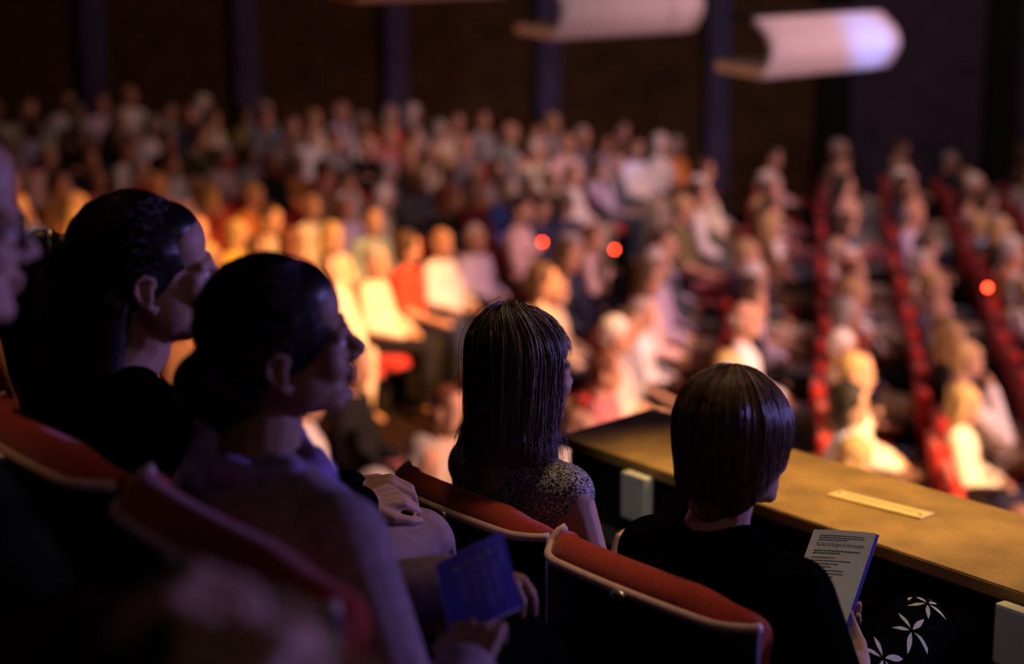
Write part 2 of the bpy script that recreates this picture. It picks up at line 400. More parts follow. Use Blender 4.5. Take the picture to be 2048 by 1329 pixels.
box_seat(-.90, ROW3, Z3, 'red seat in rear row behind the clasped hands at bottom left', 0, (-1, 1))
box_seat(-1.60, ROW3, Z3, 'red seat in rear row under the grey haired man at left edge', 0, (-1,))

# ------------------------------------------------------------------ people
def head_blob(ears=True):
    b = Blob()
    b.ell((0, -.014, .030), (.075, .094, .091)); b.ell((0, .033, -.028), (.061, .062, .086)); b.ell((0, .045, .048), (.060, .049, .055))
    b.ell((0, .044, -.078), (.046, .046, .034)); b.ell((0, .078, -.098), (.020, .018, .018))
    for s in (-1, 1):
        b.cap((s * .014, .091, .013), (s * .042, .078, .012), .011, .009)
        b.ell((s * .040, .060, -.030), (.025, .027, .025)); b.ell((s * .031, .062, -.006), (.028, .025, .020)); b.ell((s * .0105, .100, -.036), (.009, .011, .008))
        b.cap((s * .052, .01, -.055), (s * .030, .065, -.092), .018, .016); b.ell((s * .040, .020, -.048), (.030, .046, .044)); b.ell((s * .03, .045, -.07), (.026, .036, .030))
        if ears:
            rot = Euler((R(-8), 0, s * R(-22))).to_matrix()
            b.ell((s * .078, -.012, -.012), (.007, .016, .028), rot)
            hel = [(s * .079, .006, .002), (s * .083, .004, .014), (s * .087, -.010, .021), (s * .089, -.022, .014), (s * .088, -.026, -.002), (s * .084, -.021, -.020), (s * .080, -.010, -.033), (s * .078, -.002, -.040), (s * .077, .004, -.034)]
            b.chain(hel, [.0036, .0038, .0040, .0040, .0040, .0042, .005, .006, .0045])
    b.chain([(0, .092, .012), (0, .102, -.012), (0, .113, -.030)], [.0080, .0085, .0105])
    b.ell((0, .095, -.060), (.022, .010, .0065)); b.ell((0, .093, -.071), (.019, .010, .0065))
    return b
HEAD = head_blob(); HEADN = head_blob(False)

def vadd(*a): return tuple(sum(c) for c in zip(*a))
def vmul(a, k): return tuple(x * k for x in a)
def nrm(a): a = np.array(a, float); return a / np.linalg.norm(a)

def hand(b, w, d, pn, side, curl=(25, 35, 30), s=.92, spread=.0, thumb=.5, rr=1.):
    """wrist w, direction d to the knuckles, palm normal pn, thumb towards side*(d x pn)"""
    w = np.array(w, float); d = nrm(d); pn = np.array(pn, float); pn = nrm(pn - d * np.dot(pn, d)); l = np.cross(d, pn) * side
    b.cap(w - d * .01, w + d * .02, .025 * s, .026 * s)
    for i in range(4):
        k = w + d * (.088 - .006 * abs(i - 1.2)) * s + l * (.031 - .0205 * i) * s
        b.cap(w + d * .02 * s + l * (.016 - .011 * i) * s, k, .0150 * s, .0115 * s)
        L = (.040, .045, .042, .033)[i] * s; dd = d * math.cos(spread * (1.5 - i)) + l * math.sin(spread * (1.5 - i)); p = k; a = 0
        for j in range(3):
            a += R(curl[j] + (i * 3 if j < 2 else 0)); q = p + (dd * math.cos(a) + pn * math.sin(a)) * L * (1, .68, .55)[j]
            b.cap(p, q, (.0097 - .0011 * j) * s * rr, (.0090 - .0012 * j) * s * rr); p = q
    t0 = w + d * .022 * s + l * .022 * s; t1 = t0 + (l * .62 + d * .62 + pn * .25) * .042 * s
    t2 = t1 + nrm(l * (.5 - thumb) + d * .8 + pn * thumb * .9) * .034 * s; t3 = t2 + nrm(l * (.2 - thumb) + d * .8 + pn * thumb) * .026 * s
    b.cap(t0, t1, .0165 * s, .0125 * s); b.cap(t1, t2, .0118 * s, .0104 * s); b.cap(t2, t3, .0102 * s, .0080 * s)

def torso(b, P, inf=0., low=True):
    """trunk from pelvis to neck; P = skeleton dict"""
    pe, ch, nb = P['pelvis'], P['chest'], P['neck']
    mid = tuple((a + c) / 2 for a, c in zip(pe, ch)); k = P.get('girth', 1.)
    b.ell(pe, (.165 * k + inf, .125 * k + inf, .115 + inf)); b.ell(mid, (.140 * k + inf, .108 * k + inf, .15 + inf)); b.ell(ch, (.158 * k + inf, .108 * k + inf, .155 + inf))
    sl, sr = P['shl'], P['shr']
    b.cap(sl, sr, .050 + inf, .050 + inf); b.cap(sl, ch, .05 + inf, .09 + inf); b.cap(sr, ch, .05 + inf, .09 + inf)
    up = vadd(nb, (0, -.005, -.022))
    b.cap(up, vadd(sl, (0, 0, .008)), .046 + inf, .036 + inf); b.cap(up, vadd(sr, (0, 0, .008)), .046 + inf, .036 + inf)
def arms(b, P, inf=0., upper=True, fore=True, which='lr', frac=1.):
    for s in which:
        sh, el, wr = P['sh' + s], P['el' + s], P['wr' + s]
        if upper:
            e2 = tuple(a + (c - a) * frac for a, c in zip(sh, el)); b.cap(sh, e2, .049 + inf, .049 - .011 * frac + inf)
        if fore:
            b.cap(el, wr, .039 + inf, .026 + inf * 1.1)
def legs(b, P, inf=0., low=True):
    for s in 'lr':
        hp, kn, an = P['hp' + s], P['kn' + s], P['an' + s]
        b.cap(hp, kn, .085 + inf, .056 + inf); b.ell(kn, (.057 + inf,) * 3)
        if low:
            m = tuple(a * .65 + c * .35 for a, c in zip(kn, an)); b.cap(kn, m, .052 + inf, .052 + inf); b.cap(m, an, .052 + inf, .036 + inf)
def feet(b, P):
    for s in 'lr':
        an = P['an' + s]; dr = P.get('ft' + s, (0, 1, -.25)); dr = nrm(dr)
        b.cap(an, vadd(an, (0, -.02, -.05)), .035, .034); b.cap(vadd(an, (0, -.015, -.045)), tuple(np.array(an) + (0, 0, -.04) + dr * .15), .034, .026)
def HM(P):
    yaw, pitch, roll = P.get('hrot', (0, 0, 0))
    return Matrix.Translation(P['head']) @ Euler((R(pitch), R(roll), R(yaw)), 'XYZ').to_matrix().to_4x4() @ Matrix.Scale(P.get('hs', .95), 4)
def neckhead(b, P, ears=True):
    A = HM(P); b.join(HEAD if ears else HEADN, A)
    top = A @ Vector((0, -.018, -.055)); mid = A @ Vector((0, -.030, -.115)); nb = Vector(P['neck'])
    b.cap(top, mid, .053, .050); b.cap(mid, nb, .050, .056); b.cap(nb, nb + Vector((0, 0, -.07)), .056, .075)
def skeleton(z=.0, hz=1.07, hy=.15, lean=0., **k):
    P = dict(pelvis=(0, .21, .50), chest=(0, .155 + lean * .6, hz - .33), neck=(0, .135 + lean, hz - .165), head=(0, hy, hz),
             shl=(-.165, .14 + lean, hz - .225), shr=(.165, .14 + lean, hz - .225),
             ell=(-.23, .20 + lean, hz - .47), elr=(.23, .20 + lean, hz - .47), wrl=(-.11, .40, .60), wrr=(.11, .40, .60),
             hpl=(-.09, .24, .49), hpr=(.09, .24, .49), knl=(-.10, .62, .50), knr=(.10, .62, .50), anl=(-.10, .60, .09), anr=(.10, .60, .09))
    P.update(k); return P
def eyes(root, P):
    A = HM(P)
    for s in (-1, 1):
        b = Blob(); c = A @ Vector((s * .031, .0775, -.004)); b.ell(c, (.0125,) * 3, None, 16, 10)
        obj('eye', pyd('eye', np.concatenate(b.V), b.F), M['eye'], root)

def strands(path, n, rad, mats_p, jitter=.004, npts=14, phis=(-115, 115), out=.0, tipvar=.08, wave=.003, start=(0, .25), clump=40, twist=0):
    """thin hair strands following path(phi, t) -> V, F, material index"""
    V = []; F = []; MI = []; base = 0
    cl = RNG.uniform(phis[0], phis[1], clump)
    for _ in range(n):
        c = cl[RNG.integers(clump)]; ph = c + RNG.normal(0, 3.2); t0 = RNG.uniform(*start); t1 = 1 - abs(RNG.normal(0, tipvar))
        dph = RNG.normal(0, 5); o = out + RNG.normal(0, jitter * .6); ax = RNG.uniform(0, 6.28); fr = RNG.uniform(3, 7); r = rad * RNG.uniform(.6, 1.25)
        pts = []
        for i in range(npts):
            t = t0 + (t1 - t0) * i / (npts - 1)
            p, nv = path(ph + dph * t * t - twist * max(0, 1 - t * 2.6) ** 2, t)
            pts.append(p + nv * (o + wave * math.sin(ax + fr * t)) + np.array((math.sin(ax * 3 + fr * t), math.cos(ax + fr * t), 0)) * wave * .8 * t)
        v, f = grid_tube(pts, [r * (1 - .75 * (i / (npts - 1)) ** 2) for i in range(npts)], 3)
        V += v; F += [tuple(q + base for q in g) for g in f]; base += len(v)
        MI += [int(RNG.choice(len(mats_p), p=mats_p))] * len(f)
    return V, F, MI
def merge_hair(base_me, V, F, MI, A):
    """joins the strands with the solid under-layer, placed by head matrix A"""
    n0 = len(base_me.vertices)
    Vb = np.empty(n0 * 3); base_me.vertices.foreach_get('co', Vb); Vb = Vb.reshape(-1, 3)
    Fb = [tuple(p.vertices) for p in base_me.polygons]
    An = np.array(A); Vs = np.asarray(V)
    if len(Vs): Vb = np.concatenate([Vb, Vs])
    Vb = Vb @ An[:3, :3].T + An[:3, 3]
    return pyd('hair', Vb, Fb + [tuple(i + n0 for i in f) for f in F], [0] * len(Fb) + MI)

def bob_path(a, b_, c, cen, zend, flare, crown=(0, -.012)):
    cen = np.array(cen)
    def path(ph, t):
        q = R(ph); dx, dy = math.sin(q), -math.cos(q)
        ze = zend(ph)
        Ls = .16; Lh = max(0.0, cen[2] - ze); tot = Ls + Lh; s = t * tot
        if s < Ls:
            th = (s / Ls) * PI / 2; sn, cs = math.sin(th), math.cos(th)
            p = cen + np.array((a * sn * dx, b_ * sn * dy, c * cs)) + np.array((crown[0], crown[1], 0)) * cs
            nv = nrm((dx * sn / a, dy * sn / b_, cs / c))
        else:
            h = (s - Ls) / max(Lh, 1e-6); k = flare(ph, h)
            p = cen + np.array((a * dx * k, b_ * dy * k, -(s - Ls))); nv = np.array((dx, dy, 0.))
        return p, nv
    return path
def bob_base(path, phis, rad=.016, npt=14, vox=.0045):
    b = Blob()
    for ph in phis:
        pts = []; 
        for i in range(npt):
            p, nv = path(ph, i / (npt - 1)); pts.append(p - nv * rad)
        b.chain(pts, [rad * (1 - .35 * max(0, (i / (npt - 1)) - .75) / .25) for i in range(npt)])
    return b

def person(lab, loc, group=None):
    return thing('person', lab, 'person', loc, RZ, group or 'people watching from the box')

# --- woman in leopard print, front row
def build_leopard():
    P = skeleton(head=(.012, .190, 1.085), hz=1.088, hy=.190, lean=.035, hs=.93, hrot=(-4, -2, 0), girth=.92,
                 chest=(0, .185, .755), shl=(-.155, .18, .862), shr=(.155, .18, .862), elr=(.185, .255, .60), wrr=(.085, .375, .650), ell=(-.215, .24, .6), wrl=(-.02, .44, .60))
    t = person('woman in sleeveless leopard print top with streaked shoulder length hair, front row', W(-2.185, ROW1, Z1))
    b = Blob(); torso(b, P); neckhead(b, P); arms(b, P); legs(b, P); feet(b, P)
    hand(b, P['wrr'], (-.10, .55, .72), (-.5, .75, -.45), -1, (40, 45, 35)); hand(b, P['wrl'], (.5, .85, -.1), (.2, 0, -1), 1)
    obj('body', b.mesh('body', .0036, 5), M['skin'], t); eyes(t, P)
    b = Blob(); torso(b, dict(P, shl=vadd(P['shl'], (.012, 0, .004)), shr=vadd(P['shr'], (-.012, 0, .004))), .011)
    
    obj('top', b.mesh('top', .005, 5), M['leopard'], t)
    b = Blob(); legs(b, P, .012); b.ell(P['pelvis'], (.185, .15, .13)); obj('trousers', b.mesh('trousers', .007, 5), M['black_cloth'], t)
    def zend(ph): return -.168 + .008 * math.sin(ph * .21) - (.0 if abs(ph) < 60 else .004)
    def flare(ph, h): return 1 - .05 * math.sin(h * PI * .6) + .05 * h + (.16 * max(0, h - .70) / .30 * (2.4 if ph < -50 else .9)) + .012 * math.sin(ph * .35)
    path = bob_path(.100, .115, .112, (0, -.016, .034), zend, flare)
    front = bob_path(.092, .108, .104, (0, -.010, .034), lambda ph: .05, lambda ph, h: 1)
    bb = bob_base(path, range(-112, 106, 7)); 
    for ph in range(107, 250, 8):
        pts = [front(ph, i / 11)[0] - front(ph, i / 11)[1] * .014 for i in range(8)]; bb.chain(pts, [.014] * 8)
    bb.ell((0, -.02, .03), (.084, .098, .098)); bb.cap((0, -.06, .0), (0, -.065, -.12), .06, .05)
    V, F, MI = strands(path, 1700, .00085, (.965, .035), .005, 16, (-118, 106), .001, .09, .006, (.07, .3), 44, 46)
    V2, F2, MI2 = strands(path, 520, .0009, (.45, .55), .005, 16, (30, 106), .004, .14, .007, (.03, .14), 13, 46)
    n = len(V); V += V2; F += [tuple(i + n for i in f) for f in F2]; MI += MI2
    V3, F3, MI3 = strands(front, 250, .0008, (.5, .5), .003, 10, (115, 245), .001, .1, .003, (0, .2), 30)
    n = len(V); V += V3; F += [tuple(i + n for i in f) for f in F3]; MI += MI3
    # flyaway locks at the left side
    V4, F4, MI4 = strands(bob_path(.104, .116, .113, (0, -.016, .034), lambda ph: -.17, lambda ph, h: 1 + .22 * h), 70, .0007, (1, 0), .010, 14, (-112, -75), .004, .25, .009, (.3, .5), 14)
    n = len(V); V += V4; F += [tuple(i + n for i in f) for f in F4]; MI += MI4
    obj('hair', merge_hair(bb.mesh('hb', .0045, 4), V, F, MI, HM(P)), [M['hair_auburn'], M['hair_streak']], t)
build_leopard()

# --- person in black shirt with short brown hair, front row
def leaf_pair(V, F, MI, o, ax, side, L, wd, idx=1):
    o = np.array(o, float); ax = nrm(ax); side = nrm(side); n = len(V); prof = (0, .55, .9, 1, .8, .45, 0)
    for i, k in enumerate(prof):
        p = o + ax * L * i / 6
        for s in (-1, 1): V.append(p + side * wd * .5 * k * s)
    for i in range(6): F.append((n + 2 * i, n + 2 * i + 1, n + 2 * i + 3, n + 2 * i + 2)); MI.append(idx)
def build_black_shirt():
    P = skeleton(hz=1.046, hy=.222, hs=.93, hrot=(5, -4, 0), girth=1.05,
                 head=(.022, .222, 1.046), chest=(.01, .18, .72), neck=(.015, .185, .905), shl=(-.128, .18, .830), shr=(.185, .19, .835), elr=(.27, .25, .575), wrr=(.15, .40, .645), ell=(-.19, .25, .56), wrl=(-.02, .44, .62),
                 knl=(.00, .66, .50), knr=(.08, .66, .625), hpr=(.11, .26, .55), anl=(-.04, .62, .09), anr=(-.02, .80, .22))
    t = person('person in black shirt with short brown bob, reading a programme by the ledge', W(-1.628, ROW1 - .03, Z1))
    b = Blob(); torso(b, P); neckhead(b, P); arms(b, P); legs(b, P); feet(b, P)
    hand(b, P['wrr'], (-.75, .5, .2), (-.3, -.2, .9), -1, (30, 40, 30)); hand(b, P['wrl'], (.35, .9, .2), (.5, -.2, .8), -1, (30, 35, 25))
    obj('body', b.mesh('body', .0036, 5), M['skin'], t); eyes(t, P)
    b = Blob(); torso(b, P, .014); arms(b, P, .018, True, False, 'lr', .78); obj('shirt', b.mesh('shirt', .006, 5), M['black_cloth'], t)
    b = Blob(); legs(b, P, .014); b.ell(P['pelvis'], (.19, .155, .13)); me = b.mesh('trousers', .007, 5)
    # leafy print over the knees, laid on the cloth
    from mathutils.bvhtree import BVHTree
    bm = bmesh.new(); bm.from_mesh(me); bv = BVHTree.FromBMesh(bm); bm.free()
    V = []; F = []; MI = []
    cl = [((.012, .59), (20, 85, 150, 215, 275, 330), .040), ((.052, .675), (20, 60, 110, 170, 230, 300), .044), ((.046, .725), (0, 70, 140, 200, 260, 320), .042),
          ((.15, .47), (10, 80, 150, 220, 300), .042), ((.13, .575), (30, 100, 160, 240, 300), .042), ((.10, .43), (40, 110, 190, 260), .040), ((.10, .66), (20, 90, 160, 240, 310), .036)]
    for (cx, cy), angs, L in cl:
        for a in angs:
            ax = (math.cos(R(a)), math.sin(R(a)), 0); leaf_pair(V, F, MI, (cx + ax[0] * .004, cy + ax[1] * .004, .9), ax, (-ax[1], ax[0], 0), L * random.uniform(.7, 1.1), .0085)
    for i, v in enumerate(V):
        h = bv.ray_cast(Vector((v[0], v[1], .9)), Vector((0, 0, -1)))
        z = h[0].z + .0016 if h[0] is not None else .54
        V[i] = np.array((v[0], v[1], z))
    tr = obj('trousers', merge_hair(me, V, F, MI, Matrix.Identity(4)), [M['black_cloth'], M['leaf']], t)
    def zend(ph): return (-.120 + .022 * (abs(ph) / 60) ** 2) if abs(ph) < 60 else (-.098 + .085 * (abs(ph) - 60) / 55)
    def flare(ph, h): return 1.0 - (.34 if abs(ph) < 35 else .34 * max(0, 1 - (abs(ph) - 35) / 35)) * h ** 1.6 - .05 * h
    path = bob_path(.101, .116, .110, (0, -.012, .036), zend, flare)
    front = bob_path(.093, .110, .104, (0, -.006, .036), lambda ph: .045, lambda ph, h: 1)
    bb = bob_base(path, range(-118, 119, 7))
    for ph in range(119, 244, 8): bb.chain([front(ph, i / 11)[0] - front(ph, i / 11)[1] * .014 for i in range(8)], [.014] * 8)
    bb.ell((0, -.02, .03), (.084, .098, .098)); bb.cap((0, -.05, .0), (0, -.055, -.095), .062, .045)
    V, F, MI = strands(path, 1900, .0007, (.78, .22), .0025, 14, (-120, 120), .0005, .04, .002, (0, .2), 70)
    V3, F3, MI3 = strands(front, 300, .0007, (.78, .22), .002, 10, (118, 242), .0005, .06, .002, (0, .2), 30)
    n = len(V); V += V3; F += [tuple(i + n for i in f) for f in F3]; MI += MI3
    obj('hair', merge_hair(bb.mesh('hb', .0045, 5), V, F, MI, HM(P)), [M['hair_brown'], M['hair_gold']], t)
build_black_shirt()

def cap_strands(c, r, tie, n, rad, p):
    """combed-back strands running over an ellipsoid cap from the hairline to the tie"""
    V = []; F = []; MI = []; base = 0; c = np.array(c); r = np.array(r); tie = np.array(tie)
    for _ in range(n):
        a = RNG.uniform(-110, 110); el = RNG.uniform(-10, 62)
        d0 = np.array((math.sin(R(a)) * math.cos(R(el)), math.cos(R(a)) * math.cos(R(el)), math.sin(R(el)))); d1 = (tie - c) / r; d1 /= np.linalg.norm(d1)
        pts = []
        for i in range(10):
            d = d0 * (1 - i / 9) + d1 * (i / 9); d = d / np.linalg.norm(d); pts.append(c + d * r * (1.002 + .006 * RNG.uniform(0, 1)))
        v, f = grid_tube(pts, rad, 3); V += v; F += [tuple(q + base for q in g) for g in f]; base += len(v); MI += [int(RNG.choice(len(p), p=p))] * len(f)
    return V, F, MI

# --- woman with ponytail, second row
def build_ponytail():
    P = skeleton(hz=1.062, hy=.24, hs=.97, hrot=(-20, 5, 8), girth=.95, head=(-.078, .253, 1.055), pelvis=(-.04, .21, .50),
                 chest=(-.09, .19, .71), neck=(-.10, .205, .905), shl=(-.265, .20, .825), shr=(.06, .235, .825), elr=(.09, .45, .60), wrr=(-.075, .610, .625), ell=(-.30, .42, .60), wrl=(-.19, .66, .62),
                 knr=(-.065, .725, .535), hpr=(.06, .24, .49), hpl=(-.12, .24, .49), knl=(-.14, .62, .47), anr=(-.07, .82, .26), anl=(-.16, .58, .09), ftr=(.1, 1, -.1))
    t = person('woman in black with a long dark ponytail, second row', W(-1.957, ROW2, Z2))
    b = Blob(); torso(b, P); neckhead(b, P); arms(b, P); legs(b, P); feet(b, P)
    hand(b, P['wrr'], (.05, .95, .10), (-.25, .25, -.9), -1, (40, 55, 40), .95, 0, .3); hand(b, P['wrl'], (.75, .65, .12), (.1, .5, -.8), 1, (35, 50, 40), .95)
    obj('body', b.mesh('body', .0036, 5), M['skin'], t); eyes(t, P)
    b = Blob(); torso(b, P, .012); arms(b, P, .014, True, True); obj('top', b.mesh('top', .006, 5), M['black_cloth'], t)
    b = Blob(); legs(b, P, .014); b.ell(P['pelvis'], (.185, .15, .13)); obj('trousers', b.mesh('trousers', .007, 5), M['lilac_cloth'], t)
    c, r = (0, -.022, .041), (.083, .102, .095)
    bb = Blob(); bb.ell(c, r); bb.ell((0, -.062, -.035), (.066, .050, .065)); bb.ell((.0, -.02, .02), (.0855, .075, .075)); bb.ell((0, .018, .069), (.066, .069, .048)); bb.ell((0, .004, .046), (.0828, .062, .044))
    bb.chain([(0, -.10, .02), (0, -.12, -.06), (0, -.12, -.16), (0, -.12, -.28)], [.045, .055, .058, .045])
    for sx in (-.045, -.015, .015, .045): bb.chain([(sx, -.07, -.03), (sx, -.085, -.10), (sx * 1.1, -.095, -.18), (sx, -.10, -.27), (sx * .7, -.11, -.34)], [.04, .038, .036, .034, .022])
    tie = (-.005, -.132, .052)
    bb.chain([(0, -.118, .05), (-.004, -.150, .058), (-.006, -.178, .030), (-.006, -.185, -.04), (0, -.18, -.13), (.005, -.17, -.22), (.01, -.15, -.30)], [.026, .032, .044, .050, .050, .044, .028])
    V, F, MI = cap_strands(c, r, tie, 500, .0006, (1.,))
    obj('hair', merge_hair(bb.mesh('hb', .0045, 5), V, F, MI, HM(P)), [M['hair_black']], t)
    A = HM(P); V, F = grid_tube([A @ Vector((-.004 + .0285 * math.cos(q), -.142 + .007 * math.sin(q), .057 + .0285 * math.sin(q))) for q in [2 * PI * k / 20 for k in range(21)]], .0045, 8)
    obj('hair_tie', pyd('tie', V, F), M['steel'], t)
build_ponytail()

# --- woman with a low bun and violet scarf, second row
def build_scarf():
    P = skeleton(hz=.985, hy=.275, hs=.97, hrot=(-20, 8, 14), girth=1.05, head=(-.278, .277, .996), pelvis=(-.06, .20, .50),
                 chest=(-.20, .22, .67), neck=(-.255, .235, .835), shl=(-.40, .27, .765), shr=(-.095, .255, .765), elr=(.115, .23, .54), wrr=(.010, .375, .590), ell=(-.40, .42, .56), wrl=(-.26, .54, .605),
                 knl=(-.16, .60, .50), knr=(.06, .62, .50), hpl=(-.14, .24, .49), hpr=(.03, .24, .49), anl=(-.14, .58, .09), anr=(.06, .58, .09))
    t = person('woman in mauve cardigan and violet scarf with pinned up dark hair', W(-1.40, ROW2, Z2))
    b = Blob(); torso(b, P); neckhead(b, P); arms(b, P); legs(b, P); feet(b, P)
    hand(b, P['wrr'], (-.40, .55, .55), (-.55, .6, -.4), 1, (25, 40, 30), .9); hand(b, P['wrl'], (.75, .5, .30), (.2, -.1, -.9), 1, (25, 40, 30))
    obj('body', b.mesh('body', .0036, 5), M['skin_dark'], t); eyes(t, P)
    b = Blob(); torso(b, P, .020); arms(b, P, .020, True, True); b.cap((-.10, .18, .66), (-.10, .24, .70), .09, .08)
    obj('cardigan', b.mesh('cardigan', .006, 5), M['mauve_cloth'], t)
    b = Blob(); legs(b, P, .014); b.ell(P['pelvis'], (.19, .155, .13)); obj('trousers', b.mesh('trousers', .007, 5), M['black_cloth'], t)
    b = Blob(); nb = np.array(P['neck'])
    for k, (rr, zz, tl) in enumerate(((.088, -.012, .012), (.108, -.040, .018), (.075, .020, .006))):
        pts = [nb + np.array((rr * math.cos(q), rr * .9 * math.sin(q), zz + tl * math.sin(q * 2 + k) - .02 * math.cos(q))) for q in [2 * PI * j / 22 for j in range(23)]]
        b.chain(pts, [.020 + .006 * math.sin(j * 1.7 + k) for j in range(23)])
    obj('scarf', b.mesh('scarf', .005, 4), M['violet_scarf'], t)
    c, r = (0, -.012, .034), (.084, .099, .098)
    bb = Blob(); bb.ell(c, r); bb.ell((0, .018, .069), (.067, .070, .049)); bb.ell((0, .004, .046), (.0838, .064, .044)); bb.ell((0, -.070, -.040), (.070, .062, .065)); bb.ell((0, -.103, -.045), (.05, .048, .05)); bb.ell((.0, -.02, .02), (.0865, .077, .08))
    V, F, MI = cap_strands(c, r, (0, -.13, -.02), 500, .0006, (1.,))
    obj('hair', merge_hair(bb.mesh('hb', .0045, 5), V, F, MI, HM(P)), [M['hair_black']], t)
    A = HM(P); its = [(tuple(A @ Vector((-.025 + .012 * i, -.120 + .004 * i, -.105 - .002 * i))), (.006, .010, .024), Matrix.Rotation(R(15), 4, 'Y')) for i in range(6)]
    obj('hair_clip', box_mesh('clip', its, .001), M['white_plastic'], t, False)
build_scarf()

# --- grey haired man at the left edge, rear row
def build_man():
    P = skeleton(head=(-.02, .69, .885), hy=.69, hs=.97, hrot=(-12, -4, 0), chest=(0, .52, .60), neck=(0, .665, .745), shl=(-.18, .60, .66), shr=(.18, .62, .66), pelvis=(0, .25, .5),
                 elr=(.25, .70, .50), ell=(-.25, .7, .5), wrr=(.1, .62, .62), wrl=(-.1, .62, .62), knl=(-.1, .60, .5), knr=(.1, .60, .5), anl=(-.1, .56, .09), anr=(.1, .56, .09))
    t = person('grey haired man in glasses leaning forward at the left edge', W(-1.60, ROW3, Z3))
    b = Blob(); torso(b, P); neckhead(b, P); arms(b, P); legs(b, P); feet(b, P)
    hand(b, P['wrr'], (-.3, .7, -.1), (-.5, 0, -.8), -1); hand(b, P['wrl'], (.3, .7, -.1), (.5, 0, -.8), 1)
    obj('body', b.mesh('body', .0045, 5), M['skin'], t); eyes(t, P)
    b = Blob(); torso(b, P, .014); arms(b, P, .016); obj('shirt', b.mesh('shirt', .008, 5), M['dark_shirt'], t)
    b = Blob(); legs(b, P, .014); b.ell(P['pelvis'], (.19, .155, .13)); obj('trousers', b.mesh('trousers', .009, 5), M['black_cloth'], t)
    bb = Blob(); bb.ell((0, -.026, .040), (.081, .100, .092)); bb.ell((0, -.06, -.03), (.06, .05, .05))
    obj('hair', merge_hair(bb.mesh('hb', .006, 4), [], [], [], HM(P)), M['hair_grey'], t)
    A = HM(P); V = []; F = []
    for s in (-1, 1):
        for pts in ([(s * .031 + .026 * math.cos(q), .098 - .25 * abs(.031 * s * 0), -.006 + .020 * math.sin(q)) for q in [2 * PI * k / 20 for k in range(21)]], [(s * .057, .097, .0), (s * .083, .05, .004), (s * .085, -.01, .006)]):
            v, f = grid_tube([A @ Vector(p) for p in pts], .0028, 6); n = len(V); V += v; F += [tuple(i + n for i in g) for g in f]
    obj('glasses', pyd('glasses', V, F), M['glasses'], t)
build_man()

# --- person with clasped hands, rear row (mostly out of frame)
def build_clasped():
    P = skeleton(hz=1.04, hy=.15, hs=.97, hrot=(-10, 0, 0), elr=(.22, .42, .55), ell=(-.24, .40, .55), wrr=(.155, .585, .635), wrl=(-.045, .60, .635),
                 knl=(-.12, .60, .5), knr=(.12, .60, .5), anl=(-.12, .56, .09), anr=(.12, .56, .09))
    t = person('person with clasped hands in lap at bottom left, rear row', W(-.90, ROW3, Z3))
    b = Blob(); torso(b, P); neckhead(b, P); arms(b, P); legs(b, P); feet(b, P)
    hand(b, P['wrr'], (-.45, .55, .50), (-.45, .45, -.75), -1, (50, 60, 35), 1.0); hand(b, P['wrl'], (.45, .55, .45), (.4, .5, -.75), 1, (50, 60, 35), 1.0)
    obj('body', b.mesh('body', .0040, 5), M['skin'], t); eyes(t, P)
    b = Blob(); torso(b, P, .016); arms(b, P, .018); obj('shirt', b.mesh('shirt', .007, 5), M['brown_cloth'], t)
    b = Blob(); legs(b, P, .014); b.ell(P['pelvis'], (.19, .155, .13)); obj('trousers', b.mesh('trousers', .009, 5), M['black_cloth'], t)
    b = Blob()
    for s in 'lr':
        d = nrm(np.array(P['wr' + s]) - np.array(P['el' + s])); w = np.array(P['wr' + s]); b.cap(w - d * .06, w - d * .015, .047, .045)
    obj('cuffs', b.mesh('cuffs', .005, 3), M['pale_cloth'], t)
    bb = Blob(); bb.ell((0, -.026, .040), (.082, .102, .095)); bb.ell((0, -.06, -.03), (.06, .05, .05))
    obj('hair', merge_hair(bb.mesh('hb', .006, 4), [], [], [], HM(P)), M['hair_brown'], t)
build_clasped()

# coat lying over the knees in the rear row
def drape(name, u0, u1, n0, n1, zf, mat, lab, cat, nu=44, nn=30, th=.012):
    V = []; F = []
    for off in (0, -th):
        for i in range(nu):
            for j in range(nn):
                u = u0 + (u1 - u0) * i / (nu - 1); n = n0 + (n1 - n0) * j / (nn - 1); x, y, _ = W(u, n); V.append((x, y, zf(u, n) + off))
    k = nu * nn
    for i in range(nu - 1):
        for j in range(nn - 1):
            a = i * nn + j; F.append((a, a + nn, a + nn + 1, a + 1)); F.append((k + a, k + a + 1, k + a + nn + 1, k + a + nn))
    rim = [i * nn for i in range(nu)] + [(nu - 1) * nn + j for j in range(1, nn)] + [i * nn + nn - 1 for i in range(nu - 2, -1, -1)] + [j for j in range(nn - 2, 0, -1)]
    for a, b in zip(rim, rim[1:] + rim[:1]): F.append((a, k + a, k + b, b))
    me = pyd(name, V, F); bm = bmesh.new(); bm.from_mesh(me); bmesh.ops.recalc_face_normals(bm, faces=bm.faces[:]); bm.to_mesh(me); bm.free()
    return tag(obj(name, me, mat), lab, cat)
def zcoat(u, n):
    x = W(u, n)[0]
    return 1.238 - .42 * max(0, x + .17) - 1.1 * max(0, -.20 - x) + .016 * math.sin(u * 37 + n * 12) + .011 * math.sin(u * 17 - n * 47) - .9 * max(0, n - .49) - .6 * max(0, .40 - n)
drape('coat', -1.0, -.72, .30, .565, zcoat, M['olive_cloth'], 'olive brown coat heaped beside the clasped hands at the bottom', 'coat')

